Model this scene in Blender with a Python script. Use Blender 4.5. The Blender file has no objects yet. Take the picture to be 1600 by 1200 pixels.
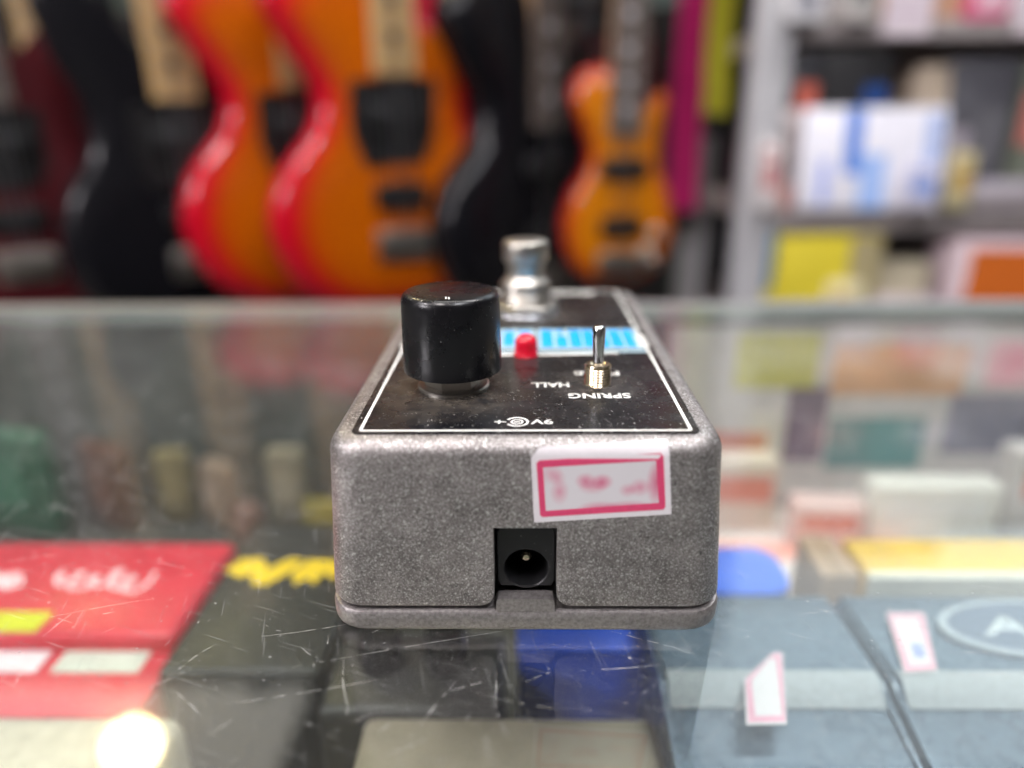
import bpy, bmesh, math, random
from mathutils import Vector, Matrix
random.seed(7)
S = 0.001                       # every length below is written in millimetres
scn = bpy.context.scene
COL = scn.collection

# ------------------------------------------------------------------ camera
cam_d = bpy.data.cameras.new("camera")
cam = bpy.data.objects.new("camera", cam_d); COL.objects.link(cam); scn.camera = cam
th, yaw, roll = 0.355, -0.018, -0.009
F = Vector((math.sin(yaw)*math.cos(th), math.cos(yaw)*math.cos(th), -math.sin(th)))
R0 = Vector((math.cos(yaw), -math.sin(yaw), 0)); U0 = R0.cross(F)
R = R0*math.cos(roll) + U0*math.sin(roll); U = -R0*math.sin(roll) + U0*math.cos(roll)
M = Matrix((R, U, -F)).transposed().to_4x4()
M.translation = Vector((-0.146, -103.996, 85.753))*S
cam.matrix_world = M
cam_d.sensor_width = 36; cam_d.lens = 1110.1/1600*36
cam_d.clip_start = 0.005; cam_d.clip_end = 60
cam_d.dof.use_dof = True; cam_d.dof.focus_distance = 0.1295; cam_d.dof.aperture_fstop = 4.55
cam_d.dof.aperture_blades = 0

# ------------------------------------------------------------------ world and exposure
w = bpy.data.worlds.new("World"); scn.world = w; w.use_nodes = True
w.node_tree.nodes['Background'].inputs[0].default_value = (0.9, 0.95, 1, 1)
w.node_tree.nodes['Background'].inputs[1].default_value = 0.08
scn.view_settings.view_transform = 'Standard'; scn.view_settings.look = 'None'
scn.view_settings.exposure = -0.2; scn.view_settings.gamma = 1
scn.cycles.max_bounces = 10; scn.cycles.transparent_max_bounces = 12
scn.cycles.sample_clamp_indirect = 6

# ------------------------------------------------------------------ materials
def nodes_of(name):
    m = bpy.data.materials.new(name); m.use_nodes = True
    return m, m.node_tree.nodes, m.node_tree.links

def coords(N, L, scale=(1, 1, 1), rot=(0, 0, 0)):
    tc = N.new('ShaderNodeTexCoord'); out = tc.outputs['Object']
    for key, val in (('Rotation', rot), ('Scale', scale)):      # turn first, then stretch
        mp = N.new('ShaderNodeMapping'); mp.inputs[key].default_value = val
        L.new(out, mp.inputs[0]); out = mp.outputs[0]
    return out

def noise(N, L, vec, feature, detail=4, rough=.6):
    n = N.new('ShaderNodeTexNoise'); n.inputs['Scale'].default_value = 1000.0/feature
    n.inputs['Detail'].default_value = detail; n.inputs['Roughness'].default_value = rough
    L.new(vec, n.inputs['Vector']); return n.outputs['Fac']

def ramp(N, L, fac, stops):
    r = N.new('ShaderNodeValToRGB')
    els = r.color_ramp.elements
    while len(els) > 1: els.remove(els[-1])
    els[0].position = stops[0][0]; els[0].color = (*stops[0][1], 1)
    for p, c in stops[1:]:
        e = els.new(p); e.color = (*c, 1)
    L.new(fac, r.inputs[0]); return r.outputs[0]

def g(v): return (v, v, v)

def mat(name, col, rough=.5, metal=0, feature=3.0, var=.12, bump=0, bumpf=None, coat=0, spec=.5, rvar=.1):
    m, N, L = nodes_of(name); b = N['Principled BSDF']
    v = coords(N, L)
    n = noise(N, L, v, feature)
    c = ramp(N, L, n, [(.25, tuple(x*(1-var) for x in col)), (.75, tuple(min(1, x*(1+var)) for x in col))])
    L.new(c, b.inputs['Base Color'])
    b.inputs['Metallic'].default_value = metal
    rr = ramp(N, L, n, [(.3, g(max(.02, rough-rvar*rough))), (.7, g(min(1, rough+rvar*rough)))])
    L.new(rr, b.inputs['Roughness'])
    b.inputs['Coat Weight'].default_value = coat; b.inputs['Coat Roughness'].default_value = .05
    b.inputs['Specular IOR Level'].default_value = spec
    if bump:
        bn = N.new('ShaderNodeBump'); bn.inputs['Strength'].default_value = bump
        bn.inputs['Distance'].default_value = .0002
        L.new(noise(N, L, v, bumpf or feature), bn.inputs['Height']); L.new(bn.outputs[0], b.inputs['Normal'])
    return m

def emit(name, col, s):
    m, N, L = nodes_of(name); b = N['Principled BSDF']
    b.inputs['Base Color'].default_value = (.8, .8, .8, 1)
    b.inputs['Emission Color'].default_value = (*col, 1); b.inputs['Emission Strength'].default_value = s
    return m

def cast_metal():
    m, N, L = nodes_of('tumbled cast aluminium'); b = N['Principled BSDF']
    v = coords(N, L)
    grain = noise(N, L, v, .40, 5, .7); blot = noise(N, L, v, 9, 7, .74)
    col = ramp(N, L, grain, [(.32, (.140, .126, .123)), (.5, (.285, .262, .256)), (.68, (.44, .413, .402))])
    bl = ramp(N, L, blot, [(.34, g(.62)), (.5, g(.95)), (.66, g(1.25))])
    mx = N.new('ShaderNodeMix'); mx.data_type = 'RGBA'; mx.blend_type = 'MULTIPLY'; mx.inputs[0].default_value = 1
    L.new(col, mx.inputs[6]); L.new(bl, mx.inputs[7])
    cur = mx.outputs[2]
    hs = []
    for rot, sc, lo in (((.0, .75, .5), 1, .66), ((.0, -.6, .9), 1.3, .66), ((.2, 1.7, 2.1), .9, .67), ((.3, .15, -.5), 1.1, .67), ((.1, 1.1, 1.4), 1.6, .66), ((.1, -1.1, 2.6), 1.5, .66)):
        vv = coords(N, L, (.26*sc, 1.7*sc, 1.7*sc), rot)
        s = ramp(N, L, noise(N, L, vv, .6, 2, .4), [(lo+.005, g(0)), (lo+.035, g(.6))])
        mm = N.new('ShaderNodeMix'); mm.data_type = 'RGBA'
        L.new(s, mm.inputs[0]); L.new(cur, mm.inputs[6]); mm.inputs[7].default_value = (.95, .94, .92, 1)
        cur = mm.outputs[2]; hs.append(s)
    pit = ramp(N, L, noise(N, L, v, 1.1, 3, .5), [(.27, g(1)), (.32, g(0))])
    mm = N.new('ShaderNodeMix'); mm.data_type = 'RGBA'
    L.new(pit, mm.inputs[0]); L.new(cur, mm.inputs[6]); mm.inputs[7].default_value = (.12, .115, .11, 1)
    L.new(mm.outputs[2], b.inputs['Base Color'])
    b.inputs['Metallic'].default_value = .82
    L.new(ramp(N, L, grain, [(.3, g(.60)), (.7, g(.42))]), b.inputs['Roughness'])
    bp = N.new('ShaderNodeBump'); bp.inputs['Strength'].default_value = .38; bp.inputs['Distance'].default_value = .00012
    L.new(grain, bp.inputs['Height']); L.new(bp.outputs[0], b.inputs['Normal'])
    return m

def specks(name, col, rough, speck=(.55, .53, .5), lo=.69, feature=.5, coat=0, stretch=True, dustf=9, dust=.05, smears=()):
    m, N, L = nodes_of(name); b = N['Principled BSDF']
    v = coords(N, L); cur = None
    film = noise(N, L, v, dustf, 5, .65)
    base = ramp(N, L, film, [(.30, col), (.85, tuple(c+dust for c in col))])
    cur = base
    for vv, f, l in ((v, feature, lo), (coords(N, L, (.35, 1.2, 1), (0, 0, .6)), feature*.9, lo+.01), (coords(N, L, (1.3, .3, 1), (0, 0, -.4)), feature*1.1, lo+.015)):
        s = ramp(N, L, noise(N, L, vv, f, 2, .5), [(l, g(0)), (l+.05, g(.8))])
        mm = N.new('ShaderNodeMix'); mm.data_type = 'RGBA'
        L.new(s, mm.inputs[0]); L.new(cur, mm.inputs[6]); mm.inputs[7].default_value = (*speck, 1); cur = mm.outputs[2]
    for cx, cy, rad, col2 in smears:          # grime gathered round a fitting
        tc = N.new('ShaderNodeTexCoord'); mp = N.new('ShaderNodeMapping'); L.new(tc.outputs['Object'], mp.inputs[0])
        mp.inputs['Scale'].default_value = (1000/rad, 1000/rad, 0); mp.inputs['Location'].default_value = (-cx/rad, -cy/rad, 0)
        gr = N.new('ShaderNodeTexGradient'); gr.gradient_type = 'SPHERICAL'; L.new(mp.outputs[0], gr.inputs[0])
        q = N.new('ShaderNodeMath'); q.operation = 'MULTIPLY'; L.new(gr.outputs['Fac'], q.inputs[0])
        L.new(ramp(N, L, noise(N, L, coords(N, L), 3.5, 6, .75), [(.38, g(.05)), (.68, g(1.7))]), q.inputs[1]); q.use_clamp = True
        mm = N.new('ShaderNodeMix'); mm.data_type = 'RGBA'; L.new(q.outputs[0], mm.inputs[0]); L.new(cur, mm.inputs[6]); mm.inputs[7].default_value = (*col2, 1); cur = mm.outputs[2]
    L.new(cur, b.inputs['Base Color'])
    L.new(ramp(N, L, film, [(.35, g(rough)), (.75, g(min(1, rough+.2)))]), b.inputs['Roughness'])
    return m

def burst(name, stops, coat=.4):
    m, N, L = nodes_of(name); b = N['Principled BSDF']
    a = N.new('ShaderNodeAttribute'); a.attribute_name = 'inset'
    v = coords(N, L, (1, 1, .12)); n = noise(N, L, v, 6, 4)
    ad = N.new('ShaderNodeMath'); ad.operation = 'MULTIPLY_ADD'; ad.inputs[1].default_value = .10; L.new(n, ad.inputs[0]); L.new(a.outputs['Fac'], ad.inputs[2])
    L.new(ramp(N, L, ad.outputs[0], stops), b.inputs['Base Color'])
    b.inputs['Roughness'].default_value = .22; b.inputs['Specular IOR Level'].default_value = .25; b.inputs['Coat Weight'].default_value = coat; b.inputs['Coat Roughness'].default_value = .03
    return m

def wood(name, a_, b_, rough=.5):
    m, N, L = nodes_of(name); b = N['Principled BSDF']
    v = coords(N, L, (1, 1, .06))
    L.new(ramp(N, L, noise(N, L, v, 3, 5), [(.3, a_), (.7, b_)]), b.inputs['Base Color']); b.inputs['Roughness'].default_value = rough
    return m

def glass_sheet():
    m, N, L = nodes_of('counter glass'); N.remove(N['Principled BSDF']); out = N['Material Output']
    lw = N.new('ShaderNodeLayerWeight'); lw.inputs[0].default_value = .5
    def mth(op, a, b=None, c=None, clamp=False):
        n = N.new('ShaderNodeMath'); n.operation = op; n.use_clamp = clamp
        for i, x in enumerate((a, b, c)):
            if x is None: continue
            if isinstance(x, (int, float)): n.inputs[i].default_value = x
            else: L.new(x, n.inputs[i])
        return n.outputs[0]
    fr = mth('MULTIPLY_ADD', mth('POWER', lw.outputs['Facing'], 5.0), .96, .04)
    r2 = mth('DIVIDE', mth('MULTIPLY', fr, 2.0), mth('ADD', fr, 1.0))
    cosn = mth('MAXIMUM', mth('SUBTRACT', 1.0, lw.outputs['Facing']), .08)
    v = coords(N, L)
    sm = ramp(N, L, noise(N, L, v, 55, 6, .6), [(.3, g(.25)), (.75, g(1))])
    fine = ramp(N, L, noise(N, L, v, .7, 4, .7), [(.40, g(.25)), (.75, g(1.0))])
    hair = ramp(N, L, noise(N, L, coords(N, L, (.05, 1.6, 1), (0, 0, .35)), .7, 2, .4), [(.66, g(0)), (.70, g(1))])
    hair2 = ramp(N, L, noise(N, L, coords(N, L, (1.6, .05, 1), (0, 0, -.25)), .8, 2, .4), [(.67, g(0)), (.71, g(1))])
    speck = ramp(N, L, noise(N, L, v, .9, 1, .4), [(.735, g(0)), (.77, g(1))])
    d = mth('MULTIPLY', mth('MULTIPLY', sm, fine), .030)
    d = mth('MULTIPLY_ADD', hair, .06, d); d = mth('MULTIPLY_ADD', hair2, .05, d); d = mth('MULTIPLY_ADD', speck, .18, d)
    dust = mth('DIVIDE', d, cosn, clamp=True)
    tr = N.new('ShaderNodeBsdfTransparent'); tr.inputs[0].default_value = (.93, .965, .945, 1)
    gl = N.new('ShaderNodeBsdfGlossy'); gl.inputs['Roughness'].default_value = .035
    df = N.new('ShaderNodeBsdfDiffuse'); df.inputs[0].default_value = (.75, .76, .74, 1)
    gh = N.new('ShaderNodeBsdfGlossy'); gh.inputs['Roughness'].default_value = .17
    mg = N.new('ShaderNodeMixShader'); mg.inputs[0].default_value = .16; L.new(gl.outputs[0], mg.inputs[1]); L.new(gh.outputs[0], mg.inputs[2])
    m1 = N.new('ShaderNodeMixShader'); L.new(r2, m1.inputs[0]); L.new(tr.outputs[0], m1.inputs[1]); L.new(mg.outputs[0], m1.inputs[2])
    m2 = N.new('ShaderNodeMixShader'); L.new(dust, m2.inputs[0]); L.new(m1.outputs[0], m2.inputs[1]); L.new(df.outputs[0], m2.inputs[2])
    L.new(m2.outputs[0], out.inputs[0])
    return m

def clear(name, col):
    m, N, L = nodes_of(name); N.remove(N['Principled BSDF'])
    t = N.new('ShaderNodeBsdfTransparent'); t.inputs[0].default_value = (*col, 1); L.new(t.outputs[0], N['Material Output'].inputs[0])
    return m

def price_print():
    """smudged pink figures on white paper"""
    m, N, L = nodes_of('smudged price print'); b = N['Principled BSDF']
    tc = N.new('ShaderNodeTexCoord')
    def blob(x, z, rx, rz, s):
        mp = N.new('ShaderNodeMapping'); L.new(tc.outputs['Object'], mp.inputs[0])
        mp.inputs['Location'].default_value = (-x/rx, 0, -z/rz); mp.inputs['Scale'].default_value = (1000/rx, 0, 1000/rz)
        gr = N.new('ShaderNodeTexGradient'); gr.gradient_type = 'SPHERICAL'; L.new(mp.outputs[0], gr.inputs[0])
        q = N.new('ShaderNodeMath'); q.operation = 'MULTIPLY'; q.inputs[1].default_value = s; L.new(gr.outputs['Fac'], q.inputs[0])
        return q.outputs[0]
    acc = None
    for args in ((4.2, 31.2, 2.2, 2.2, .35), (5.7, 27.8, 1.7, 2.6, .55), (5.3, 30.4, 1.6, 1.6, .35), (10.0, 29.8, 1.9, 1.6, .75), (12.7, 29.6, 2.0, 1.6, .9), (11.2, 28.6, 2.6, 1.4, .45),
                 (17.0, 28.1, 1.6, 1.4, .5), (19.0, 28.6, 2.0, 1.8, .6), (21.9, 29.6, 2.0, 4.5, 1.0), (12.5, 24.6, 4.0, 1.6, .8), (17.5, 24.6, 5.0, 1.7, .95), (1.9, 29.2, 1.7, 3.0, .5)):
        o = blob(*args)
        if acc is None: acc = o
        else:
            ad = N.new('ShaderNodeMath'); ad.operation = 'ADD'; L.new(acc, ad.inputs[0]); L.new(o, ad.inputs[1]); acc = ad.outputs[0]
    L.new(ramp(N, L, acc, [(0, (.60, .58, .60)), (.5, (.58, .30, .37)), (1, (.52, .11, .20))]), b.inputs['Base Color'])
    b.inputs['Roughness'].default_value = .6
    return m

MT = dict(
    cast=cast_metal(),
    plate=mat('base plate aluminium', (.36, .335, .33), .42, .85, .6, .35, .5, .5),
    face=specks('black printed faceplate', (.006, .006, .0075), .19, dust=.010, smears=((-15, 24, 17, (.10, .085, .068)), (14, 27, 11, (.085, .078, .072)), (2, 82, 16, (.09, .08, .07)))),
    white=mat('white screen print', (.78, .78, .74), .45, 0, 2, .04),
    ink_blue=mat('cyan screen print', (.0, .34, .84), .4, 0, 2, .05),
    ink_pale=mat('pale blue screen print', (.34, .47, .53), .4, 0, 2, .06),
    knob=specks('black moulded knob', (.0025, .0025, .004), .21, lo=.735, feature=.8, dust=.003),
    nickel=mat('worn nickel', (.48, .455, .41), .36, 1, 1.2, .12, .25, .4),
    chrome=mat('chrome', (.72, .72, .72), .10, 1, 2, .05),
    brass=mat('yellowed nickel thread', (.68, .58, .42), .24, 1, 1, .12),
    steel=mat('dull steel', (.42, .43, .45), .35, 1, 1, .1),
    led=None,
    jack=specks('black jack plastic', (.004, .004, .005), .35, lo=.75, feature=.6, dust=.01),
    hole=mat('black jack bore', (.004, .004, .004), .5),
    paper=mat('white sticker paper', (.66, .63, .65), .65, 0, 1, .04, .2, .5),
    pinkline=mat('pink printed frame', (.60, .05, .14), .6, 0, .8, .12),
    pprint=price_print(),
    glass=glass_sheet(), clear=clear('clear glass underside', (.97, .99, .98)),
    edge=mat('frosted green glass edge', (.46, .53, .50), .35, 0, 5, .1),
    scr=mat('bright scratch in glass', (.62, .62, .60), .4, 0, .5, .3),
    alu=mat('anodised aluminium rail', (.55, .55, .56), .38, .9, 4, .08),
    felt=mat('dark grey shelf felt', (.045, .042, .036), .9, 0, 3, .25),
)
m, N, L = nodes_of('red lens plastic'); b = N['Principled BSDF']; MT['led'] = m
L.new(ramp(N, L, noise(N, L, coords(N, L), 2), [(.3, (.62, .008, .03)), (.7, (.74, .012, .04))]), b.inputs['Base Color'])
b.inputs['Roughness'].default_value = .16; b.inputs['Subsurface Weight'].default_value = .35
b.inputs['Subsurface Radius'].default_value = (.003, .0004, .0004); b.inputs['Subsurface Scale'].default_value = .6

# ------------------------------------------------------------------ object helpers
def link(name, me, mats, parent=None, smooth=30):
    o = bpy.data.objects.new(name, me); COL.objects.link(o)
    if not isinstance(mats, (list, tuple)): mats = [mats]
    for q in mats: me.materials.append(q)
    if smooth is not None:
        me.shade_smooth(); me.set_sharp_from_angle(angle=math.radians(smooth))
    if parent: o.parent = parent
    return o

def obj(name, bm, mats, parent=None, smooth=30):
    bmesh.ops.recalc_face_normals(bm, faces=bm.faces[:])
    bmesh.ops.scale(bm, vec=(S, S, S), verts=bm.verts[:])
    me = bpy.data.meshes.new(name); bm.to_mesh(me); bm.free()
    return link(name, me, mats, parent, smooth)

def tag(o, label=None, cat=None, group=None, kind=None):
    for k, v in (('label', label), ('category', cat), ('group', group), ('kind', kind)):
        if v: o[k] = v
    return o

def thing(name, label, cat, loc=(0, 0, 0), rz=0, group=None, rot=None):
    o = bpy.data.objects.new(name, None); COL.objects.link(o)
    o.location = Vector(loc)*S; o.rotation_euler = rot or (0, 0, rz); o.empty_display_size = .02
    return tag(o, label, cat, group)

def box(bm, x0, x1, y0, y1, z0, z1, bev=0, seg=2):
    r = bmesh.ops.create_cube(bm, size=1)
    vs = r['verts']
    for v in vs:
        v.co = Vector((x0 if v.co.x < 0 else x1, y0 if v.co.y < 0 else y1, z0 if v.co.z < 0 else z1))
    if bev:
        es = list({e for v in vs for e in v.link_edges})
        bmesh.ops.bevel(bm, geom=es, offset=bev, segments=seg, profile=.5, affect='EDGES')
    return bm

def bx(*a, **k):
    return box(bmesh.new(), *a, **k)

def rrect(hx, y0, y1, r, n=6, cx=0):
    pts = []
    for sx, sy, a0 in ((1, 1, 0), (-1, 1, 90), (-1, -1, 180), (1, -1, 270)):
        ox = cx+sx*(hx-r); oy = (y1-r) if sy > 0 else (y0+r)
        for k in range(n+1):
            a = math.radians(a0+90*k/n); pts.append((ox+r*math.cos(a), oy+r*math.sin(a)))
    return pts

def loft(bm, loops, cap0=True, cap1=True):
    rings = [[bm.verts.new(p) for p in lp] for lp in loops]
    n = len(rings[0])
    for a, b in zip(rings, rings[1:]):
        for i in range(n): bm.faces.new((a[i], a[(i+1) % n], b[(i+1) % n], b[i]))
    if cap0: bm.faces.new(rings[0][::-1])
    if cap1: bm.faces.new(rings[-1])
    return rings

def lathe(bm, prof, c=(0, 0), n=40, cap=True):
    loops = [[(c[0]+r*math.cos(2*math.pi*k/n), c[1]+r*math.sin(2*math.pi*k/n), z) for k in range(n)] for r, z in prof]
    loft(bm, loops, cap, cap); return bm

def prism(bm, pts, z0, z1):
    """2-D polygon in x,y extruded in z"""
    loft(bm, [[(x, y, z0) for x, y in pts], [(x, y, z1) for x, y in pts]]); return bm

def prism_y(bm, pts, y0, y1):
    """2-D polygon in x,z extruded along y"""
    loft(bm, [[(x, y0, z) for x, z in pts], [(x, y1, z) for x, z in pts]]); return bm

def prism_x(bm, pts, x0, x1):
    """2-D polygon in y,z extruded along x"""
    loft(bm, [[(x0, y, z) for y, z in pts], [(x1, y, z) for y, z in pts]]); return bm

def tube(bm, pts, r, n=8):
    pts = [Vector(p) for p in pts]; loops = []
    for i, p in enumerate(pts):
        d = (pts[min(i+1, len(pts)-1)]-pts[max(i-1, 0)]).normalized()
        u = d.orthogonal().normalized()
        if loops: 
            u = (lastu - d*lastu.dot(d)).normalized()
        lastu = u; v = d.cross(u)
        loops.append([p+u*r*math.cos(2*math.pi*k/n)+v*r*math.sin(2*math.pi*k/n) for k in range(n)])
    loft(bm, loops); return bm

def ring(bm, outer, inner, z0, z1):
    """flat ring between two loops of equal length"""
    n = len(outer)
    L4 = [[bm.verts.new((x, y, z)) for x, y in lp] for lp, z in ((outer, z0), (outer, z1), (inner, z1), (inner, z0))]
    for a, b in zip(L4, L4[1:]+L4[:1]):
        for i in range(n): bm.faces.new((a[i], a[(i+1) % n], b[(i+1) % n], b[i]))
    return bm

def text(name, s, x0, x1, y0, y1, z, mt, parent, flip=True, bold=.03, plane='xy', extr=.02, shear=0):
    """lettering fitted to a rectangle; flip turns it to be read from the far side"""
    cu = bpy.data.curves.new(name, 'FONT'); cu.body = s; cu.size = 1; cu.offset = bold; cu.extrude = 0; cu.shear = shear; cu.resolution_u = 3
    t = bpy.data.objects.new(name, cu); COL.objects.link(t)
    dg = bpy.context.evaluated_depsgraph_get()
    me = bpy.data.meshes.new_from_object(t.evaluated_get(dg))
    bpy.data.objects.remove(t); bpy.data.curves.remove(cu)
    xs = [v.co.x for v in me.vertices]; ys = [v.co.y for v in me.vertices]
    ax, bx_, ay, by = min(xs), max(xs), min(ys), max(ys)
    for v in me.vertices:
        u = (v.co.x-ax)/(bx_-ax); q = (v.co.y-ay)/(by-ay)
        if flip: u, q = 1-u, 1-q
        X, Y = x0+u*(x1-x0), y0+q*(y1-y0)
        v.co = (Vector((X, Y, z)) if plane == 'xy' else Vector((X, z, Y)))*S
    bm = bmesh.new(); bm.from_mesh(me)
    r = bmesh.ops.extrude_face_region(bm, geom=bm.faces[:])
    dv = Vector((0, 0, extr*S)) if plane == 'xy' else Vector((0, -extr*S, 0))
    bmesh.ops.translate(bm, vec=dv, verts=[e for e in r['geom'] if isinstance(e, bmesh.types.BMVert)])
    bmesh.ops.recalc_face_normals(bm, faces=bm.faces[:])
    bm.to_mesh(me); bm.free(); me.materials.clear()
    return link(name, me, mt, parent, None)

def struct(name, bm, mt):
    return tag(obj(name, bm, mt, None, None), kind='structure')

# ------------------------------------------------------------------ the shop room
HZ = 1500
wallm = mat('painted plaster wall', (.13, .12, .115), .8, 0, 60, .08)
darkw = mat('dark slatted wall paint', (.030, .027, .027), .7, 0, 40, .2)
struct('floor', bx(-3000, 3000, -2600, 2600, -960, -900), mat('grey vinyl floor', (.16, .15, .14), .45, 0, 80, .15))
struct('ceiling', bx(-3000, 3000, -2600, 2600, HZ, HZ+50), mat('white ceiling board', (.70, .70, .68), .85, 0, 90, .05))
struct('wall_back', bx(-3000, 3000, 2550, 2600, -900, HZ), mat('green grey wall', (.10, .125, .115), .8, 0, 60, .08))
struct('wall_front', bx(-3000, 3000, -2600, -2550, -900, HZ), wallm)
struct('wall_left', bx(-3000, -2950, -2550, 2550, -900, HZ), wallm)
struct('wall_right', bx(2950, 3000, -2550, 2550, -900, HZ), wallm)

def panel(x0, x1, y0, y1, s, col, label):
    t = thing('ceiling_light', label, 'ceiling light', ((x0+x1)/2, (y0+y1)/2, HZ), 0, 'light panels on the shop ceiling')
    hx, hy = (x1-x0)/2, (y1-y0)/2
    bm = bmesh.new(); ring(bm, [(-hx, -hy), (hx, -hy), (hx, hy), (-hx, hy)], [(-hx+18, -hy+18), (hx-18, -hy+18), (hx-18, hy-18), (-hx+18, hy-18)], -22, -1)
    obj('frame', bm, MT['alu'], t, None)
    obj('diffuser', bx(-hx+19, hx-19, -hy+19, hy-19, -14, -4), emit('lit diffuser', col, s), t, None)
panel(-650, -250, -900, -300, 30, (1, .93, .92), 'bright rectangular light panel in the ceiling above the counter front')
panel(250, 650, -900, -300, 30, (.95, .95, 1), 'bright rectangular light panel in the ceiling, right of the counter front')
panel(-1620, -1270, -620, -300, 110, (1, .94, .97), 'added bright light panel in the ceiling at the left, for guitar highlights')  # unseen panel, added to make highlights along the guitar bodies
panel(-450, 150, 300, 480, 26, (1, .97, .93), 'narrow light panel in the ceiling in front of the guitars')
panel(320, 1000, 260, 480, 46, (1, .97, .97), 'added narrow light panel in the ceiling to brighten the shelf')  # unseen extra panel, put in to brighten the shelf goods and their reflection
panel(420, 2300, 1250, 2450, 3.2, (.80, .92, 1), 'large cool light panel in the ceiling behind the shelf')
panel(-2300, -620, 1120, 1570, 2.8, (1, .98, .92), 'added dim glowing panel in the ceiling behind the dark guitars')  # glowing sheet added to stand in for a bright area of ceiling

T = thing('added_glint_light', 'added light box, unseen on the left wall, for glints on the guitars', 'wall light', (-2950, -1600, 1230))  # not seen; added to put glints on the curved guitar edges
obj('frame', bx(.5, 40, -520, 520, -150, 150, bev=4), MT['alu'], T)
obj('diffuser', bx(40.5, 52, -500, 500, -130, 130, bev=4), emit('added glint diffuser', (1, .95, 1), 75), T)
t = thing('spotlight', 'warm round spotlight with a chrome ring under the ceiling', 'spotlight', (-985, 1236, HZ))
obj('mount', lathe(bmesh.new(), [(40, -1), (40, -12), (14, -14), (14, -40)], n=24), MT['alu'], t)
obj('lamp_housing', lathe(bmesh.new(), [(30, -40), (62, -56), (80, -92), (80, -104), (73, -104)], n=32, cap=False), MT['chrome'], t)
obj('bulb', lathe(bmesh.new(), [(3, -62)]+[(56*math.cos(math.radians(a)), -124-56*math.sin(math.radians(a))) for a in range(-75, 90, 12)], n=32), emit('glowing warm bulb', (1, .80, .38), 160), t)

# ------------------------------------------------------------------ display case
t = thing('display_case', 'glass topped shop counter with scratched glass and goods inside', 'counter', (0, 0, 0))
CX0, CX1, CY0, CY1 = -620, 620, -160, 236
bm = bmesh.new(); box(bm, CX0, CX1, CY0, CY1, -6, 0)
for f in bm.faces:
    f.normal_update()
    f.material_index = 0 if f.normal.z > .5 else (1 if f.normal.z < -.5 else 2)
obj('glass_top', bm, [MT['glass'], MT['clear'], MT['edge']], t, None)
obj('rail', bx(CX0, CX1, CY1+.5, CY1+14, -26, -.5, bev=1.2), MT['alu'], t)
obj('back_panel', bx(CX0, CX1, CY1-4, CY1, -840, -7), mat('smoked sliding door', (.07, .078, .074), .2, 0, 30, .2), t, None)
obj('shelf_board', bx(CX0, CX1, CY0, CY1-5, -113, -105), MT['felt'], t, None)
obj('front_panel', bx(CX0, CX1, CY0-6, CY0-.5, -840, -6), MT['edge'], t, None)
obj('plinth', bx(CX0, CX1, CY0, CY1, -900, -841), MT['alu'], t, None)

# scratches: shallow scored lines in the glass surface
SC = [(-48.0, -1.8, -32.2, 1.7), (-39.3, -9.3, -3.6, 0.1), (15.3, 0.0, 28.4, -5.1), (-34.9, -5.8, -35.2, -1.4), (-30.9, -7.3, -27.5, -18.5), (-27.5, -19.5, -27.4, -17.8), (-17.2, -23.9, -11.4, -12.3), (-12.5, -14.4, -5.4, -11.6), (-4.9, -10.1, -4.9, -17.0), (-4.9, -17.0, -3.0, -23.2), (-9.2, -9.9, -7.1, -9.0), (8.9, -9.8, 23.5, -8.2), (20.6, -18.2, 35.2, -13.9), (25.5, -24.7, 34.5, -16.1), (48.4, -12.7, 50.6, -20.5), (66.5, -5.2, 85.3, -4.5), (-61.4, -14.0, -55.7, -8.9), (-83.3, -14.2, -84.0, -9.1), (-78.7, -14.8, -77.3, -9.4), (-58.1, -9.7, -54.2, -3.5), (-56.4, -14.7, -50.1, -19.6), (-59.5, -19.7, -58.4, -13.3), (-47.5, -17.3, -23.3, -11.7), (69.0, -10.4, 82.0, -9.7), (-47.4, 1.5, -42.0, -0.6), (-22.2, -22.7, -20.3, -19.7), (-50.2, -15.7, -50.3, -13.5), (25.4, -3.9, 28.8, -5.7), (-29.5, -2.5, -21.4, 3.6), (-109.7, 20.5, -98.3, 24.0), (-86.5, -2.8, -84.2, 7.0), (-80.8, 3.3, -77.0, 5.1), (0.9, -11.8, 4.1, -10.1), (-20.5, -26.7, -12.7, -22.1), (-39.2, -4.2, -35.0, -7.3), (49.4, 4.8, 60.8, 6.6), (44.3, -15.4, 44.3, -22.9), (-91.0, 2.4, -71.6, 9.0)]
rs = random.Random(3)
bm = bmesh.new()
def scratch(x0, y0, x1, y1, wd, bow=0, broken=0):
    n = max(2, int(math.hypot(x1-x0, y1-y0)/.9)); d = Vector((x1-x0, y1-y0)); nn = Vector((-d.y, d.x)).normalized()
    prev = None
    for i in range(n+1):
        u = i/n; p = Vector((x0, y0))+d*u+nn*(bow*math.sin(u*math.pi)+rs.uniform(-.05, .05))
        ww = wd*(.25+.75*math.sin(math.pi*min(1, max(.02, u))))*rs.uniform(.5, 1.25)
        cur = (bm.verts.new((p.x-nn.x*ww, p.y-nn.y*ww, .012)), bm.verts.new((p.x+nn.x*ww, p.y+nn.y*ww, .012)))
        if prev and rs.random() > broken: bm.faces.new((prev[0], cur[0], cur[1], prev[1]))
        prev = cur
for a in SC:
    if -36 < a[0] < 36 and a[1] > -.3 and a[3] > -.3: continue
    scratch(*a, .034, rs.uniform(-.5, .5), .25)
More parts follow.
